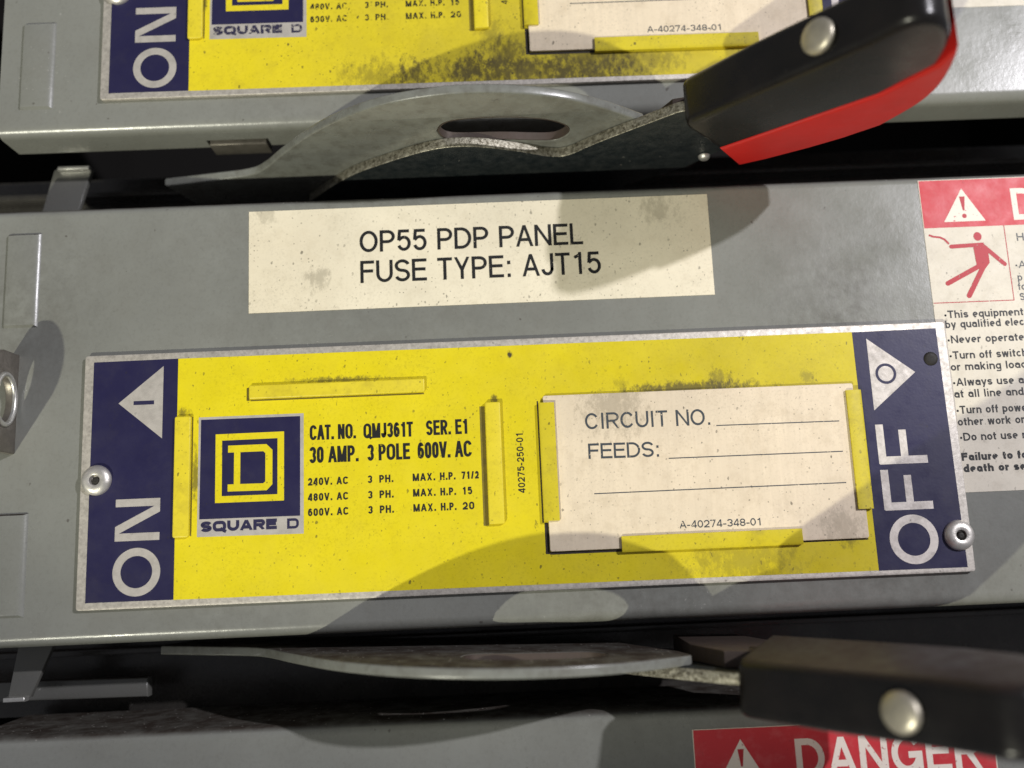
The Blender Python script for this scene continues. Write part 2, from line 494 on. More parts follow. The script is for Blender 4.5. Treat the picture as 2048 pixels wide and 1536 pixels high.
ADV = {' ': .30, '.': .28, ':': .28, ',': .28, '-': .36, '/': .50, '1': .58, 'I': .26, 'J': .55, 'M': .86, 'W': 1.0, 'Q': .82, 'O': .82,
       'C': .78, 'G': .82, 'D': .76, 'N': .75, 'H': .75, 'U': .74, 'A': .74, 'V': .70, 'T': .66, 'F': .62, 'E': .66, 'L': .58, 'P': .68, 'R': .72,
       'S': .68, 'X': .7, 'Y': .7, 'Z': .65, 'B': .70, 'K': .72, '\u2022': .3,
       'i': .22, 'l': .22, 'f': .32, 't': .34, 'r': .36, 'm': .86, 'w': .76, 'k': .54, 's': .52, 'c': .54, 'v': .54, 'y': .54}

def glyph(ch, w, t, rk, sx):
    """strokes of one character in cap-height units: list of (points, closed)"""
    h = t / 2
    hx = h
    if ch.islower():
        return lower(ch, w, t, rk)
    G = []
    A = lambda pts, cl=False: G.append((pts, cl))
    ring = rring(hx, h, w - hx, 1 - h, rk)
    if ch in 'OQ0':
        A(ring, True)
        if ch == 'Q':
            A([(w * .56, .28), (w * 1.0, -.04)])
    elif ch in 'CG':
        top, bot = (.71, .29) if ch == 'C' else (.70, .40)
        pts = [q for q in ring if not (q[0] > w * .6 and bot < q[1] < top)]
        # ring starts at the right: rotate so that the gap is at the ends
        A(pts)
        if ch == 'G':
            A([(w * .55, .46), (w, .46)])
            A([(w - hx, .46), (w - hx, 0.02)])
    elif ch == 'D':
        rx = (w - 2 * hx) * (.62 if rk == 1 else .5)
        ry = .5 - h
        if rk < 1:
            ry *= rk
            rx = min(rx, ry * 1.1)
        A([(hx, h)] + [(w - hx - rx, h)] + arc(w - hx - rx, h + ry, rx, ry, -90, 0) + arc(w - hx - rx, 1 - h - ry, rx, ry, 0, 90)[(1 if rk == 1 else 0):] + [(hx, 1 - h)], True)
    elif ch in 'PRB':
        A([(hx, 0), (hx, 1)])
        mid = .46 if ch == 'P' else .48
        ry = (1 - h - mid) / 2
        rx = min((w - 2 * hx) * .5, ry * 1.1)
        A([(hx, 1 - h), (w - hx - rx, 1 - h)] + arc(w - hx - rx, mid + ry, rx, ry, 90, -90) + [(hx, mid)])
        if ch == 'R':
            A([(w * .5, mid), (w - hx, -.02)])
        if ch == 'B':
            ry2 = (mid - h) / 2
            A([(hx, mid), (w - hx - rx, mid)] + arc(w - hx - rx, h + ry2, rx, ry2, 90, -90) + [(hx, h)])
    elif ch == 'S':
        r = (1 - 2 * h) / 4
        rx = w / 2 - hx
        A(arc(w / 2, 1 - h - r, rx, r, 15, 250, 18) + arc(w / 2, h + r, rx, r, 70, -165, 18))
    elif ch in '38':
        r = (1 - 2 * h) / 4
        rx = w / 2 - hx
        if ch == '3':
            A(arc(w / 2, 1 - h - r, rx, r, 165, -90, 18))
            A(arc(w / 2, h + r, rx, r, 90, -165, 18))
        else:
            A(arc(w / 2, 1 - h - r, rx * .92, r, 0, 350, 26), True)
            A(arc(w / 2, h + r, rx, r, 0, 350, 26), True)
    elif ch == '2':
        r = .29
        rx = w / 2 - hx
        A(arc(w / 2, 1 - h - r, rx, r, 170, -35, 16) + [(hx, h * 1.2)])
        A([(0, h), (w, h)])
    elif ch == '5':
        r = (.64 - h) / 2
        rx = w / 2 - hx
        A([(w - hx, 1 - h), (hx + .06, 1 - h)])
        A([(hx + .06, 1), (hx + .01, .50)])
        A([(hx + .01, .50)] + arc(w / 2, h + r, rx, r, 140, -160, 20))
    elif ch in '69':
        r = (.60 - h) / 2
        rx = w / 2 - hx
        a = arc(w / 2, h + r, rx, r, 0, 350, 26)
        b = [(hx, h + r)] + arc(w / 2, .5, rx, .5 - h, 175, 40, 12)
        if ch == '9':
            a = [(w - x, 1 - y) for x, y in a]
            b = [(w - x, 1 - y) for x, y in b]
        A(a, True)
        A(b)
    elif ch == '1':
        A([(w * .62, 0), (w * .62, 1)])
        A([(w * .62, 1 - h * 1.6), (w * .2, .76)])
    elif ch == '4':
        A([(w * .74, 0), (w * .74, 1)])
        A([(w * .74 - h * .4, 1), (h * .6, .27)])
        A([(0, .25), (w, .25)])
    elif ch == '7':
        A([(0, 1 - h), (w, 1 - h)])
        A([(w - hx, 1 - h), (w * .35, 0)])
    elif ch == 'A':
        A([(hx * .7, -.02), (w / 2, 1.02)])
        A([(w - hx * .7, -.02), (w / 2, 1.02)])
        A([(w * .22, .32), (w * .78, .32)])
    elif ch == 'V':
        A([(hx * .7, 1.02), (w / 2, -.02)])
        A([(w - hx * .7, 1.02), (w / 2, -.02)])
    elif ch in 'EFL':
        A([(hx, 0), (hx, 1)])
        if ch in 'EF':
            A([(hx, 1 - h), (w, 1 - h)])
            A([(hx, .53), (w * .92, .53)])
        if ch in 'EL':
            A([(hx, h), (w, h)])
    elif ch == 'H':
        A([(hx, 0), (hx, 1)])
        A([(w - hx, 0), (w - hx, 1)])
        A([(hx, .52), (w - hx, .52)])
    elif ch == 'I':
        A([(w / 2, 0), (w / 2, 1)])
    elif ch == 'J':
        rx = w / 2 - hx
        A([(w - hx, 1), (w - hx, .26)] + arc(w / 2, h + .24, rx, .24, 0, -175, 14))
    elif ch == 'K':
        A([(hx, 0), (hx, 1)])
        A([(hx, .36), (w - hx, 1.02)])
        A([(w * .4, .55), (w - hx, -.02)])
    elif ch == 'M':
        A([(hx, 0), (hx, 1)])
        A([(w - hx, 0), (w - hx, 1)])
        A([(hx, 1.0), (w / 2, 0.0)])
        A([(w - hx, 1.0), (w / 2, 0.0)])
    elif ch == 'N':
        A([(hx, 0), (hx, 1)])
        A([(w - hx, 0), (w - hx, 1)])
        A([(hx, 1.0), (w - hx, 0.0)])
    elif ch == 'T':
        A([(0, 1 - h), (w, 1 - h)])
        A([(w / 2, 0), (w / 2, 1)])
    elif ch == 'U':
        rx = w / 2 - hx
        ry = min(.36, rx * 1.1)
        A([(hx, 1), (hx, h + ry)] + arc(w / 2, h + ry, rx, ry, 180, 360, 16) + [(w - hx, 1)])
    elif ch == 'X':
        A([(hx, -.02), (w - hx, 1.02)])
        A([(hx, 1.02), (w - hx, -.02)])
    elif ch == 'Y':
        A([(w / 2, 0), (w / 2, .45)])
        A([(hx, 1.02), (w / 2, .42)])
        A([(w - hx, 1.02), (w / 2, .42)])
    elif ch == 'Z':
        A([(0, 1 - h), (w, 1 - h)])
        A([(0, h), (w, h)])
        A([(w - hx, 1 - h), (hx, h)])
    elif ch == 'W':
        A([(hx, 1.02), (w * .28, -.02)])
        A([(w * .5, 1.02), (w * .28, -.02)])
        A([(w * .5, 1.02), (w * .72, -.02)])
        A([(w - hx, 1.02), (w * .72, -.02)])
    elif ch == '.':
        A([(w / 2, 0), (w / 2, t * 1.15)])
    elif ch == ':':
        A([(w / 2, 0), (w / 2, t * 1.15)])
        A([(w / 2, .58), (w / 2, .58 + t * 1.15)])
    elif ch == ',':
        A([(w / 2, t), (w / 2 - t * .5, -t)])
    elif ch == '-':
        A([(0, .36), (w, .36)])
    elif ch == '/':
        A([(hx, 0), (w - hx, 1)])
    elif ch == '\u2022':
        A(arc(w / 2, .38, .05, .05, 0, 330, 11), True)
    return G

def lower(ch, w, t, rk):
    h = t / 2
    x = .72
    G = []
    A = lambda pts, cl=False: G.append((pts, cl))
    ring = rring(h, h, w - h, x - h, 1)
    if ch == 'o':
        A(ring, True)
    elif ch in 'bdpqg':
        A(ring, True)
        sxp = h if ch in 'bp' else w - h
        A([(sxp, 0 if ch in 'bd' else -.28), (sxp, 1 if ch in 'bd' else x)] if ch != 'g' else
          [(sxp, x), (sxp, -.08)] + arc(w / 2, -.08, w / 2 - h, .18, 0, -160, 10))
    elif ch == 'a':
        r = .22
        A(arc(w / 2, r + h * .9, w / 2 - h, r - h * .1, 0, 350, 22), True)
        A([(w - h, 0), (w - h, .48)] + arc(w / 2, .48, w / 2 - h, x - h - .48, 0, 165, 10))
    elif ch == 'e':
        pts = [q for q in ring if not (q[0] > w * .55 and .12 < q[1] < .36)]
        A([(h, x / 2), (w - h, x / 2)])
        A(pts[0:])
    elif ch == 'c':
        A([q for q in ring if not (q[0] > w * .55 and .22 < q[1] < .52)])
    elif ch == 's':
        r = (x - 2 * h) / 4
        A(arc(w / 2, x - h - r, w / 2 - h, r, 15, 250, 14) + arc(w / 2, h + r, w / 2 - h, r, 70, -165, 14))
    elif ch == 'i':
        A([(w / 2, 0), (w / 2, x)])
        A([(w / 2, .86), (w / 2, 1)])
    elif ch == 'l':
        A([(w / 2, 0), (w / 2, 1)])
    elif ch == 'f':
        A([(w * .45, 0), (w * .45, .82)] + arc(w * .85, .82, w * .4, .18 - h, 180, 90, 6))
        A([(0, x - h), (w, x - h)])
    elif ch == 't':
        A([(w * .45, .92), (w * .45, .14)] + arc(w * .85, .14, w * .4, .14 - h, 180, 270, 6))
        A([(0, x - h), (w, x - h)])
    elif ch in 'nhru':
        if ch == 'u':
            A([(h, x), (h, .28)] + arc(w / 2, .28, w / 2 - h, .28 - h, 180, 360, 12) + [(w - h, .3)])
            A([(w - h, 0), (w - h, x)])
        else:
            A([(h, 0), (h, 1 if ch == 'h' else x)])
            if ch == 'r':
                A(arc(w, .42, w - h, x - h - .42, 170, 90, 8))
            else:
                A(arc(w / 2, .44, w / 2 - h, x - h - .44, 175, 0, 12) + [(w - h, 0)])
    elif ch == 'm':
        A([(h, 0), (h, x)])
        q = (w - h - h) / 4
        A(arc(h + q, .46, q, x - h - .46, 175, 0, 10) + [(h + 2 * q, 0)])
        A(arc(h + 3 * q, .46, q, x - h - .46, 175, 0, 10) + [(w - h, 0)])
    elif ch == 'k':
        A([(h, 0), (h, 1)])
        A([(h, .26), (w - h, x)])
        A([(w * .4, .4), (w - h, 0)])
    elif ch in 'vy':
        A([(h * .7, x), (w / 2, 0)])
        A([(w - h * .7, x), (w / 2, 0)] if ch == 'v' else [(w - h * .7, x), (w * .32, -.27)])
    elif ch == 'w':
        A([(h, x), (w * .28, 0)])
        A([(w * .5, x), (w * .28, 0)])
        A([(w * .5, x), (w * .72, 0)])
        A([(w - h, x), (w * .72, 0)])
    return G

def text(mb, s, p0, width, cap, t, d, ang=0.0, rk=1.0, gap=0.09, dz=0.003):
    """lettering on the sheet at depth d: baseline starts at p0, the whole line is `width` mm long, capitals `cap` mm high"""
    adv = [ADV.get(c, .56 if c.islower() else .62) for c in s]
    tot = sum(adv) + gap * (len(s) - 1)
    sx = width / cap / tot
    tt = t / cap
    ca, sa = math.cos(ang), math.sin(ang)
    x = 0.0
    k = 0
    for c, a in zip(s, adv):
        wd = a * sx
        if c != ' ':
            yl = (-0.30, 1.0) if c.islower() or c in 'Q,' else (0.0, 1.0)
            for pts, cl in glyph(c, wd, tt, rk, sx):
                k += 1
                mb.stroke([((x + q[0]) * cap, q[1] * cap) for q in pts], t, d + dz * (k % 4), cl,
                          (yl[0] * cap, yl[1] * cap), p0[0], p0[1], (ca, sa))
        x += (a + gap) * sx
    return mb

def smooth_line(pts, n=6):
    out = []
    for i in range(len(pts) - 1):
        p0 = Vector(pts[max(i - 1, 0)]); p1 = Vector(pts[i]); p2 = Vector(pts[i + 1]); p3 = Vector(pts[min(i + 2, len(pts) - 1)])
        for k in range(n):
            t = k / n
            out.append(tuple(0.5 * ((2 * p1) + (p2 - p0) * t + (2 * p0 - 5 * p1 + 4 * p2 - p3) * t * t + (3 * p1 - p0 - 3 * p2 + p3) * t ** 3)))
    out.append(pts[-1])
    return out

def local(o, pts):
    return [(x + o[0], y + o[1]) for x, y in pts]

# ------------------------------------------------------------------ cabinet (setting)
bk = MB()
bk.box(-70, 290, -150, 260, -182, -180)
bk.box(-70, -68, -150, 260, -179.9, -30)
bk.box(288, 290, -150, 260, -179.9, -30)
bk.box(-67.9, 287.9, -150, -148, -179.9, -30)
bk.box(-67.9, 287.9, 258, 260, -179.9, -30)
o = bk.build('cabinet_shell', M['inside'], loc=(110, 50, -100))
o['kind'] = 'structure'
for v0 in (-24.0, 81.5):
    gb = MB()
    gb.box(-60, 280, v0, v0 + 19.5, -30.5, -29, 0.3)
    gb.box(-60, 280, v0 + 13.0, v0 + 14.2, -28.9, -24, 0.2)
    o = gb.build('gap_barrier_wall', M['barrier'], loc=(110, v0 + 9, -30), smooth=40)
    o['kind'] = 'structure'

# ------------------------------------------------------------------ switch doors
PITCH = 105.5
def door_profile(back=-9.0):
    r = 2.4
    th = 1.4
    vb, vt = -6.6, 82.4
    outer = [(back, vb)] + [(-r + r * math.sin(math.radians(a)), vb + r - r * math.cos(math.radians(a))) for a in range(0, 91, 10)]
    rt = 2.0
    outer += [(-rt + rt * math.cos(math.radians(a)), vt - rt + rt * math.sin(math.radians(a))) for a in range(0, 91, 10)]
    outer += [(-26.0, vt)]
    inner = [(-26.0, vt - th), (-rt, vt - th), (-th, vt - rt), (-th, vb + r), (-r, vb + th), (back, vb + th)]
    return outer + inner

def make_door(at, label):
    t = thing('fusible_switch_unit', at, label, 'switch unit', 'stacked switch units')
    mb = MB()
    for a, b, back in ((-21.9, 20.5, -9.0), (20.5, 34.0, -5.6), (34.0, 236.0, -9.0)):
        mb.solid([door_profile(back)], a, b, 0.0, AX_SIDE)
    mb.solid([[(-9, -4.2), (-1.6, -4.2), (-1.6, 80), (-26, 80), (-26, 70), (-9, 60)]], -21.88, -20.6, 0, AX_SIDE)
    mb.build('door_panel', M['grey'], t, smooth=35)
    for v0 in (-0.4, 57.3):
        e = MB()
        lv = [((-17.3, -10.3), (-0.5, 19.6), -0.1), ((-17.25, -10.45), (-0.35, 19.5), 0.1), ((-17.05, -11.15), (0.05, 19.2), 0.62), ((-16.8, -11.6), (0.4, 18.9), 0.74)]
        for (a, b), (c, d), h in lv:
            e.v += [(a, v0 + c, h), (b, v0 + c, h), (b, v0 + d, h), (a, v0 + d, h)]
        for k in range(3):
            e.f += [(4 * k + q, 4 * k + (q + 1) % 4, 4 * k + 4 + (q + 1) % 4, 4 * k + 4 + q) for q in range(4)]
        e.f += [(12, 13, 14, 15), (3, 2, 1, 0)]
        e.build('pressed_boss', M['grey'], t, smooth=30)
    t['kind'] = 'thing'
    return t

def rect_round(u0, u1, v0, v1, r, n=5):
    pts = []
    for cx, cy, a in ((u1 - r, v1 - r, 0), (u0 + r, v1 - r, 90), (u0 + r, v0 + r, 180), (u1 - r, v0 + r, 270)):
        pts += arc(cx, cy, r, r, a, a + 90, n)
    return pts

d1 = make_door((0, 0, 0), 'grey enamel door in the middle with the cream sticker and whole nameplate')
d2 = dup(d1, (0.9, PITCH, 0), 0, 'grey enamel door above, under the grimier cut-off nameplate')
d3 = dup(d1, (0, -PITCH, 0), 0, 'dim blurred grey door below, behind the lower black grip')

# padlock hasp at the left edge
hs = thing('padlock_hasp', (-14.5, 41, 0), 'stained steel padlock ear with a hole, standing off the middle door', 'hasp')
mb = MB()
th = -14.5
ear = [(-0.5, 31.0), (-0.5, 51.2)] + smooth_line([(5.5, 51.2), (9.6, 48.7), (13, 44), (15.0, 39.0), (15.4, 35.0), (14, 32), (12, 31.0)], 4)
hole = arc(4.6, 41.4, 3.1, 4.6, 0, 345, 23)
mb.solid([ear, hole], th - 0.9, th + 0.7, 0.25, AX_SIDE)
mb.build('ear_plate', M['brown'], hs, loc=(-14.5, 41, 0), smooth=40)
mb = MB()
mb.solid([arc(4.6, 41.4, 4.1, 5.5, 0, 352, 44), arc(4.6, 41.4, 3.0, 4.5, 0, 352, 44)], th + 0.4, th + 1.3, 0.4, AX_SIDE, 4)
mb.build('hole_rim', M['bright'], hs, loc=(-14.5, 41, 0), smooth=40)

# ------------------------------------------------------------------ stickers on the doors
sk = thing('fuse_label', (80, 69, 0), 'cream sticker reading OP55 PDP PANEL FUSE TYPE: AJT15 above the nameplate', 'sticker')
L0 = (80, 69, 0)
mb = MB()
mb.solid([[(32.6, 58.0), (128.7, 58.1), (128.8, 80.0), (32.5, 79.9)]], 0.0, 0.10)
mb.build('label_sheet', M['paper'], sk, loc=L0)
mb = MB()
text(mb, 'OP55 PDP PANEL', (55.5, 70.1), 46.6, 4.65, 0.66, 0.13, -0.002)
text(mb, 'FUSE TYPE: AJT15', (55.6, 63.5), 49.9, 4.75, 0.66, 0.13, 0.002)
mb.build('printed_text', M['ink'], sk, loc=L0, recalc=False)

def warning_label(at, label, worn=False):
    """coordinates measured from the top left corner of the sheet"""
    t = thing('danger_label', at, label, 'sticker', 'danger stickers')
    mb = MB()
    mb.solid([[(0, 0), (57.4, 0), (58.0, -65.8), (1.2, -65.8), (0, -30)]], 0, 0.08)
    mb.build('label_sheet', M['warn'], t)
    rb = MB().solid([[(0.15, -0.15), (57.25, -0.15), (57.25, -10.6), (0.15, -10.6)]], 0.082, 0.10).build('red_band', M['red'], t)
    mb = MB()
    mb.sheet([(9.0, -2.1), (4.5, -9.4), (13.3, -9.4)], 0.115)
    text(mb, 'DANGER', (19.3, -9.5), 35.4, 7.0, 1.2, 0.115, 0, 1.0, 0.10)
    mb.build('band_print', M['whiteprint'], t, recalc=False)
    mb = MB()
    # exclamation mark
    mb.sheet([(8.3, -3.9), (9.5, -3.9), (9.1, -7.0), (8.75, -7.0)], 0.13)
    mb.sheet([(8.93 + 0.5 * math.cos(k), -8.2 + 0.5 * math.sin(k)) for k in [i * math.pi / 6 for i in range(12)]], 0.13)
    # frame lines of the pictogram
    mb.stroke([(16.95, -10.6), (16.9, -26.8)], 0.18, 0.10)
    mb.stroke([(0.1, -26.8), (16.98, -26.8)], 0.18, 0.104)
    # figure thrown backwards
    S = lambda pts, tk, dd: mb.stroke(pts, tk, dd)
    mb.sheet([(11.1 + 0.85 * math.cos(k), -12.8 + 0.95 * math.sin(k)) for k in [i * math.pi / 10 for i in range(20)]], 0.12)
    mb.sheet([(5.3 + 0.42 * math.cos(k), -14.8 + 0.42 * math.sin(k)) for k in [i * math.pi / 6 for i in range(12)]], 0.118)
    S([(5.3, -14.8), (12.2, -14.6)], 0.86, 0.12)
    S([(11.8, -14.7), (16.0, -19.0)], 0.9, 0.124)
    mb.sheet([(16.0 + 0.45 * math.cos(k), -19.0 + 0.45 * math.sin(k)) for k in [i * math.pi / 6 for i in range(12)]], 0.118)
    mb.sheet([(9.9, -15.0), (12.9, -15.1), (12.9, -18.6), (11.6, -20.1), (10.1, -18.8)], 0.128)
    S([(11.1, -19.0), (3.6, -22.7)], 1.0, 0.132)
    mb.sheet([(3.6 + 0.5 * math.cos(k), -22.7 + 0.5 * math.sin(k)) for k in [i * math.pi / 6 for i in range(12)]], 0.118)
    S([(12.2, -18.2), (7.7, -25.5)], 1.05, 0.136)
    mb.sheet([(7.7 + 0.52 * math.cos(k), -25.5 + 0.52 * math.sin(k)) for k in [i * math.pi / 6 for i in range(12)]], 0.118)
    S([(0.9, -12.1), (1.8, -12.5), (3.2, -12.7), (4.1, -13.2), (4.9, -14.2)], 0.4, 0.12)
    mb.build('pictogram', M['redink'], t, recalc=False)
    mb = MB()
    text(mb, 'H', (19.3, -14.1), 1.5, 1.7, 0.27, 0.1)
    for s, x, y, wd in (('\u2022A', 18.1, -20.0, 2.3), ('p', 18.3, -22.7, 0.95), ('fo', 18.1, -24.7, 1.7), ('S', 18.2, -26.9, 1.0)):
        text(mb, s, (x, y), wd, 1.55, 0.24, 0.1)
    mb.build('faded_text', M['greyink'], t, recalc=False)
    mb = MB()
    for s, y, wd in (('\u2022This equipment', -30.1, 16.5), ('by qualified elec', -32.2, 16.4), ('\u2022Never operate', -35.4, 15.9), ('\u2022Turn off switch', -38.7, 16.1),
                     ('or making load', -41.1, 15.6), ('\u2022Always use a', -44.3, 14.6), ('at all line and', -46.7, 14.2), ('\u2022Turn off powe', -50.0, 14.4),
                     ('other work on', -52.4, 14.0), ('\u2022Do not use r', -55.5, 13.4)):
        text(mb, s, (1.95, y), wd, 1.62, 0.31, 0.1)
    text(mb, 'Failure to fo', (1.8, -59.5), 13.3, 1.62, 0.45, 0.1)
    text(mb, 'death or se', (1.9, -61.8), 12.6, 1.62, 0.45, 0.1)
    mb.build('printed_text', M['ink'], t, recalc=False)
    return t
w1 = warning_label((173.7, 81.2, 0), 'red and white danger sticker beside the OFF end of the whole nameplate')
dup(w1, (174.6, 81.2 + PITCH, 0), 0, 'pale sticker edge at the top, right of the raised grip')
dup(w1, (117.4, -27.1, 0), 0, 'red DANGER sticker half hidden under the lower black grip')

# ------------------------------------------------------------------ nameplates
def nameplate(at, label, worn):
    t = thing('switch_nameplate', at, label, 'nameplate', 'switch nameplates')
    yel = M['yel2'] if worn else M['yel']
    ink = M['inkw'] if worn else M['ink']
    inks = M['inkw'] if worn else M['inks']
    mb = MB()
    mb.solid([rect_round(0, 175, 0, 50.2, 0.5, 2)], 0.05, 1.0, 0.12)
    mb.build('metal_plate', M['alu'], t, smooth=40)
    mb = MB().solid([[(18.8, 1.3), (156, 1.0), (155.8, 48.8), (18.75, 48.9)]], 1.002, 1.03)
    mb.build('yellow_field', yel, t)
    for name, q in (('on_field', [(1.8, 1.4), (18.77, 1.35), (18.73, 48.9), (1.8, 48.8)]), ('off_field', [(156.03, 0.95), (173.5, 0.9), (173.1, 48.9), (155.83, 48.75)])):
        fld = MB().solid([q], 1.002, 1.028).build(name, M['navy'], t)
        mb = MB()
        if name == 'on_field':
            mb.stroke(arc(11.5, 6.9, 3.85, 3.85, 0, 354, 60), 1.55, 1.05, True)
            mb.stroke([(7.1, 13.65), (15.8, 13.65)], 1.5, 1.05)
            mb.stroke([(7.1, 20.3), (15.8, 20.3)], 1.5, 1.05)
            mb.sheet([(7.1, 14.0), (7.1, 15.7), (15.8, 20.1), (15.8, 18.4)], 1.053)
            tri = MB().sheet([(7.0, 40.2), (15.85, 47.5), (15.85, 32.8)], 1.05)
            tri.build('arrow', M['silver'], fld, recalc=False)
            MB().sheet([(10.0, 39.75), (14.1, 39.75), (14.1, 40.55), (10.0, 40.55)], 1.06).build('arrow_mark', M['navyink'], fld, recalc=False)
            mb.build('lettering', M['silver'], fld, recalc=False)
        else:
            mb.stroke(arc(163.6, 6.7, 4.0, 4.0, 0, 354, 60), 1.6, 1.05, True)
            for y in (12.6, 21.7):
                mb.stroke([(158.6, y + 0.65), (168.2, y + 0.65)], 1.55, 1.05)
                mb.stroke([(159.2, y), (159.2, y + 7.9)], 1.55, 1.053)
                mb.stroke([(163.7, y), (163.7, y + 6.7)], 1.5, 1.056)
            tri = MB().sheet([(158.6, 47.3), (158.6, 32.5), (167.8, 40.0)], 1.05)
            tri.build('arrow', M['offprint'], fld, recalc=False)
            MB().stroke(arc(161.8, 39.9, 1.85, 1.85, 0, 350, 36), 0.55, 1.06, True).build('arrow_mark', M['navyink'], fld, recalc=False)
            mb.build('lettering', M['offprint'], fld, recalc=False)
    # emblem
    em = MB().solid([[(23.1, 13.1), (43.95, 12.9), (44.0, 36.7), (23.1, 36.7)]], 1.032, 1.045).build('emblem', M['silver'], t)
    MB().solid([[(23.5, 16.5), (43.25, 16.4), (43.3, 36.15), (23.55, 36.2)]], 1.047, 1.06).build('emblem_ground', M['navy'], em)
    mb = MB()
    mb.solid([[(26.55, 19.55), (40.1, 19.5), (40.1, 33.2), (26.5, 33.15)], [(27.85, 20.85), (38.8, 20.8), (38.8, 31.9), (27.8, 31.85)]], 1.062, 1.075)
    mb.solid([[(29.0, 30.8), (36.6, 30.8), (37.8, 29.6), (37.8, 22.8), (36.7, 21.65), (29.0, 21.7), (29.0, 23.1), (30.2, 23.1), (30.2, 29.4), (29.0, 29.4)],
              [(31.45, 29.4), (36.0, 29.4), (36.4, 29.0), (36.4, 23.4), (36.0, 23.05), (31.45, 23.1)]], 1.062, 1.075)
    mb.build('emblem_letter', yel, em)
    mb = MB()
    text(mb, 'SQUARE', (23.8, 14.0), 14.9, 2.05, 0.64, 1.06, 0, 0.75, 0.06)
    text(mb, 'D', (40.7, 13.95), 2.3, 2.0, 0.5, 1.06, 0, 0.75)
    mb.build('lettering', M['navyinkw'] if worn else M['navyink'], em, recalc=False)
    # printed ratings
    mb = MB()
    Z = 1.05
    for s, x, y, wd in (('CAT. NO.', 45.2, 31.2, 9.2), ('QMJ361T', 55.9, 31.1, 9.9), ('SER. E1', 68.4, 31.2, 8.4)):
        text(mb, s, (x, y), wd, 3.0, 0.53, Z, 0, 0.55, 0.07)
    for s, x, y, wd in (('30 AMP.', 45.1, 26.6, 9.8), ('3 POLE', 56.6, 26.6, 8.5), ('600V. AC', 66.6, 26.6, 10.8)):
        text(mb, s, (x, y), wd, 3.25, 0.57, Z, 0, 0.55, 0.07)
    mb.build('rating_text', ink, t, recalc=False)
    mb = MB()
    for y, va, hp, hw in ((22.2, '240V. AC', '71/2', 3.4), (19.15, '480V. AC', '15', 2.0), (16.2, '600V. AC', '20', 2.3)):
        for s, x, wd in ((va, 44.8, 8.0), ('3', 56.6, 0.9), ('PH.', 58.9, 2.8), ('MAX.', 65.5, 4.5), ('H.P.', 70.9, 3.1), (hp, 75.2, hw)):
            text(mb, s, (x, y), wd, 1.5, 0.33, Z, 0, 0.6, 0.16)
    text(mb, '40275-250-01', (87.7, 19.0), 12.0, 1.4, 0.24, Z, math.pi / 2, 0.8, 0.12)
    mb.build('small_text', inks, t, recalc=False)
    # lanced holding tabs
    tabs = MB
    tabs().solid([rect_round(18.5, 21.7, 13.1, 37.0, 0.4, 3)], 1.0, 1.75, 0.25).build('holding_tab', M['tab'], t, smooth=50)
    tabs().solid([rect_round(33.2, 68.4, 39.9, 42.7, 0.3, 3)], 1.0, 1.8, 0.25).build('holding_tab', M['tab'], t, smooth=50)
    tabs().solid([rect_round(80.3, 83.4, 13.1, 37.3, 0.3, 3)], 1.0, 1.95, 0.25).build('holding_tab', M['tab'], t, smooth=50)
    # the three that grip the card: a lip over it and a wall beside it
    prof = lambda sgn, o: [(o, 1.0), (o + sgn * 0.6, 1.0), (o + sgn * 0.6, 1.7), (o + sgn * 3.1, 1.72), (o + sgn * 3.05, 2.1), (o + sgn * 0.5, 2.2), (o, 1.9)]
    mb = MB().solid([prof(1, 91.1)], 13.3, 36.7, 0.0, lambda x, y, z: (x, z, y))
    mb.build('holding_tab', M['tabgrim'], t, smooth=50)
    mb = MB().solid([prof(-1, 156.0)], 13.0, 36.7, 0.0, lambda x, y, z: (x, z, y))
    mb.build('holding_tab', M['tabgrim'], t, smooth=50)
    mb = MB().solid([prof(1, 6.65)], 106.0, 141.4, 0.0, lambda x, y, z: (z, x, y))
    mb.build('holding_tab', M['tabgrim'], t, smooth=50)
    # flat strips beside the tabs, coloured as the shade in lanced openings
    for name, mt, qs in (('lance_slot_shade', M['slotshade'], ((21.75, 22.0, 13.3, 36.9), (79.2, 80.25, 12.9, 36.6), (33.4, 68.2, 39.55, 39.85), (32.6, 33.15, 39.7, 42.3))),
                         ('card_slot_shade', M['slot'], ((90.75, 91.05, 13.0, 37.2), (91.15, 91.95, 6.9, 13.0), (91.96, 106.0, 6.75, 7.3), (141.5, 154.6, 7.0, 7.3), (152.95, 153.45, 12.6, 13.0)))):
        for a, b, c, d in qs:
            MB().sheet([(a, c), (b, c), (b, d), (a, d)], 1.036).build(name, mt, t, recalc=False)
    # pop rivets
    for u, v in ((3.2, 25.0), (172.5, 7.1)):
        rv = MB().lathe([(2.95, 0.95), (3.0, 1.25), (2.75, 1.75), (2.2, 2.15), (1.5, 2.3), (1.05, 2.15), (0.95, 1.5), (0.9, 1.2)], (u, v, 0)).build('rivet', M['rivet'], t, smooth=60)
        MB().lathe([(0.78, 1.2), (0.75, 1.75), (0.45, 1.95), (0.15, 1.85)], (u + 0.1, v - 0.1, 0), n=12).build('mandrel', M['dark'], rv, smooth=60)
    MB().lathe([(1.45, 0.95), (1.4, 1.15), (0.9, 1.3), (0.2, 1.35)], (171.3, 42.6, 0)).build('blind_stud', M['dark'], t, smooth=60)
    return t
nameplate((0, 0, 0), 'yellow and navy metal nameplate, whole and sharp in the centre', False)
nameplate((0.9, 105.9, 0), 'grimy yellow and navy nameplate cut off by the top of the photo', True)

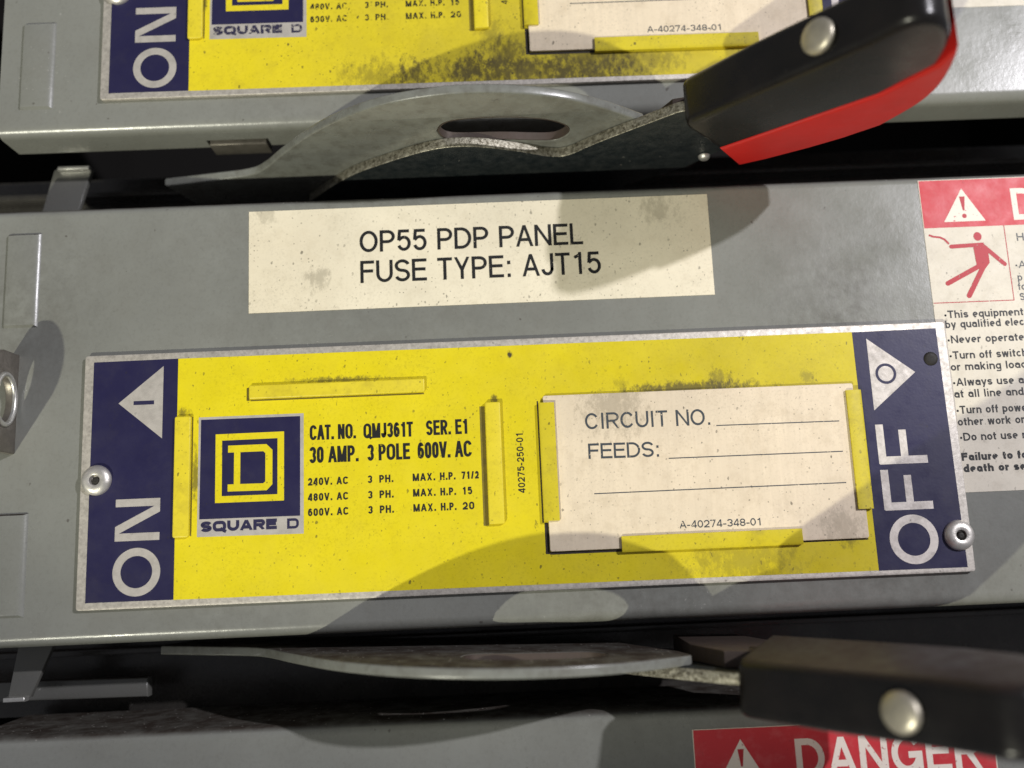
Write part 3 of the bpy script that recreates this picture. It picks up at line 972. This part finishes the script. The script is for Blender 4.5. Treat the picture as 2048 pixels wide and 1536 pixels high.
def circuit_card(at, label):
    t = thing('circuit_card', at, label, 'card', 'circuit cards')
    mb = MB()
    mb.solid([rect_round(92.0, 154.6, 7.35, 38.15, 0.4, 3)], 1.06, 1.6, 0.1)
    mb.build('card_sheet', M['card'], t, smooth=40)
    mb = MB()
    Z = 1.62
    text(mb, 'CIRCUIT NO.', (100.2, 31.0), 25.3, 3.25, 0.43, Z, -0.004)
    text(mb, 'FEEDS:', (100.5, 25.1), 14.3, 3.05, 0.43, Z, -0.01)
    text(mb, 'A-40274-348-01', (117.6, 10.75), 16.2, 1.45, 0.22, Z, -0.005)
    for a, b in (((126.4, 30.7), (151.1, 30.6)), ((116.4, 24.55), (151.2, 24.5)), ((101.2, 18.2), (151.2, 18.3))):
        mb.stroke([a, b], 0.2, Z)
    mb.build('printed_text', M['greyink'], t, recalc=False)
    return t
c1 = circuit_card((0, 0, 0), 'beige card reading CIRCUIT NO. and FEEDS held in the whole nameplate')
dup(c1, (0.9, 105.9, 0), 0, 'beige card at the top whose CIRCUIT lines are cut off by the photo')

# ------------------------------------------------------------------ operating levers
LV = (85, -14, -14)
def lever(at, label):
    t = thing('operating_lever', at, label, 'lever handle', 'operating levers')
    rim = smooth_line([(9, -13), (20, -11), (29, -9), (33.5, -5.5), (39.5, 2.0), (49.3, 12.6), (61.0, 20.6), (73.0, 24.2), (84.5, 24.4), (95.8, 21.6), (104.5, 17), (113.6, 10.4)])
    out = rim + [(114.2, 9.3), (113, 4), (102, -14), (60, -30), (12, -24)]
    slot = smooth_line([(72.0, 9.2), (73.2, 12.3), (76.5, 14.0), (85, 14.4), (93, 13.0), (97.6, 10.3), (99.0, 7.2), (97.6, 4.2), (94.5, 3.0), (85, 4.2), (76, 4.6), (73.0, 6.1), (72.0, 9.2)], 4)[:-1]
    MB().solid([out, slot], -13.7, -11.8, 0.4, AX_PLAN, 3).build('cover_plate', M['lever'], t, loc=LV, smooth=40)
    cx, cy = 85.5, 8.8
    inner = [(cx + (x - cx) * 0.975, cy + (y - cy) * 0.94) for x, y in slot]
    outer = [(cx + (x - cx) * 0.999, cy + (y - cy) * 0.998) for x, y in slot]
    MB().solid([outer, inner], -13.55, -11.95, 0.0, AX_PLAN).build('slot_edge', M['rust'], t, loc=LV, smooth=40)
    arm = smooth_line([(40, -20), (51, -7.0), (60.5, 0.0), (70.8, 5.6), (79.2, 6.3), (89.0, 3.0), (95.0, 0.2), (99.0, 0.4), (105, 6.2), (119, 18.2)], 4)
    arm += [(124, 20), (136, 6), (126, -8), (100, -28), (60, -32)]
    MB().solid([arm], -15.9, -13.75, 0.2, AX_PLAN, 2).build('arm', M['arm'], t, loc=LV, smooth=40)
    MB().lathe([(1.3, 0), (1.2, 0.5), (0.8, 0.9), (0.2, 1.0)], (128.5, -16.1, -2.0), (0, -1, 0), 20).build('arm_screw', M['rivet'], t, loc=LV, smooth=60)
    MB().box(20.9, 33.4, -7.3, -4.8, -12.0, -6.8, 0.4).build('hub', M['brown'], t, loc=LV, smooth=40)
    MB().solid([[(115.2, -14), (115.0, 4), (119.2, 13.6), (126.6, 15.5), (134.5, 5), (128, -14)]], -13.7, -10.6, 0.3, AX_PLAN, 3).build('spacer', M['rust'], t, loc=LV, smooth=40)
    # grip: black front body, red backing, slightly deeper
    blk = [(128.4, 10.5), (120.2, 20.2), (119.6, 21.8), (120.2, 23.4), (129.6, 34.8), (140.2, 46.2), (143.6, 50.0)]
    blk += smooth_line([(144.6, 51.6), (147.0, 54.4), (150.4, 55.2), (154.0, 53.0), (157.0, 47.5), (158.2, 41.2)], 6) + [(152.4, 31.3), (140.4, 20.9)]
    red = [(134.5, 2.2), (128.7, 10.4), (140.6, 20.8), (152.6, 31.2), (158.3, 40.6), (158.9, 46.5)] + smooth_line([(160.0, 43.5), (161.2, 38.5), (161.9, 33.0), (161.1, 27.0), (157.7, 18.8)], 5) + [(152.2, 13.6), (146.9, 9.6), (139.5, 4.8)]
    gm = MB().solid([blk], -20.6, -10.9, 1.6, AX_PLAN, 6)
    # the top swells towards the back
    for i, (a, b, c) in enumerate(gm.v):
        if b > -15:
            q = max(0.0, (a - 121) * 0.77 - (c - 22) * 0.64)
            gm.v[i] = (a, b + min(2.7, 0.24 * q), c)
    gr = gm.build('grip', M['grip'], t, loc=LV, smooth=50)
    rm = MB().solid([red], -20.5, -10.2, 0.7, AX_PLAN, 4)
    for i, (a, b, c) in enumerate(rm.v):
        if b > -15:
            rm.v[i] = (a, b + 0.6 * max(0.0, min(1.0, (a - 157) / 4)), c)
    rm.build('red_backing', M['redgrip'], gr, loc=LV, smooth=50)
    n = Vector((-0.81, 0, 0.585))
    MB().lathe([(3.05, -0.5), (3.05, 0.05), (2.85, 0.42), (2.3, 0.72), (1.5, 0.92), (0.6, 1.02), (0.1, 1.03)], (137.2, -16.0, 43.9), n).build('rivet', M['brass'], gr, loc=LV, smooth=60)
    return t
lever((LV[0], LV[1], LV[2]), 'lower grey lever with black grip, seen edge-on beneath the whole nameplate')
l1 = [o for o in COL.objects if o.name == 'operating_lever'][0]
l1.location = P(LV[0] + 2.3, LV[1] + 0.7, LV[2])
l1.rotation_euler = (0, math.radians(2.0), 0)
dup(l1, (LV[0] + 0.9, LV[1] + 105.6, LV[2]), 0, 'upper grey lever with slotted plate and red-backed black grip above the cream sticker')

# ------------------------------------------------------------------ brackets and rail in the gaps
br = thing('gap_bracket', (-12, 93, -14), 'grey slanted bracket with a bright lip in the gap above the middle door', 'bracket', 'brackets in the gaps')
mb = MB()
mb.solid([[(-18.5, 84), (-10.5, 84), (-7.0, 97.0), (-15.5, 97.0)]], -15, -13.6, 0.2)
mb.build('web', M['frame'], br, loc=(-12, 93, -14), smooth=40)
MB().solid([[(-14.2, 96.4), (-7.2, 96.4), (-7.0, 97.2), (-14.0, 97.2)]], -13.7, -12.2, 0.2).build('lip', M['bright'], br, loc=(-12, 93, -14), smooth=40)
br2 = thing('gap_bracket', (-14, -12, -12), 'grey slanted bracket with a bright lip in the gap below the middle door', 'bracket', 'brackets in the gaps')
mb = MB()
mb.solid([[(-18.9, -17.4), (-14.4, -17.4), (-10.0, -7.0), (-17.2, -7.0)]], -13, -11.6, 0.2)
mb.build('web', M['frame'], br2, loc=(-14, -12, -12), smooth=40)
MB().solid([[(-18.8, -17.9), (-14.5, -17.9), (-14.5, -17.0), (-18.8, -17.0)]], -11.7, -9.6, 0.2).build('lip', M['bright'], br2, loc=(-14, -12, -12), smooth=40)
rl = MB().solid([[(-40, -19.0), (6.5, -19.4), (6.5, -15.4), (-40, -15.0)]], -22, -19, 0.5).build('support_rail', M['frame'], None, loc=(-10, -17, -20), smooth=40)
rl['label'] = 'short blurred grey rail in the dark gap at lower left'
rl['category'] = 'rail'
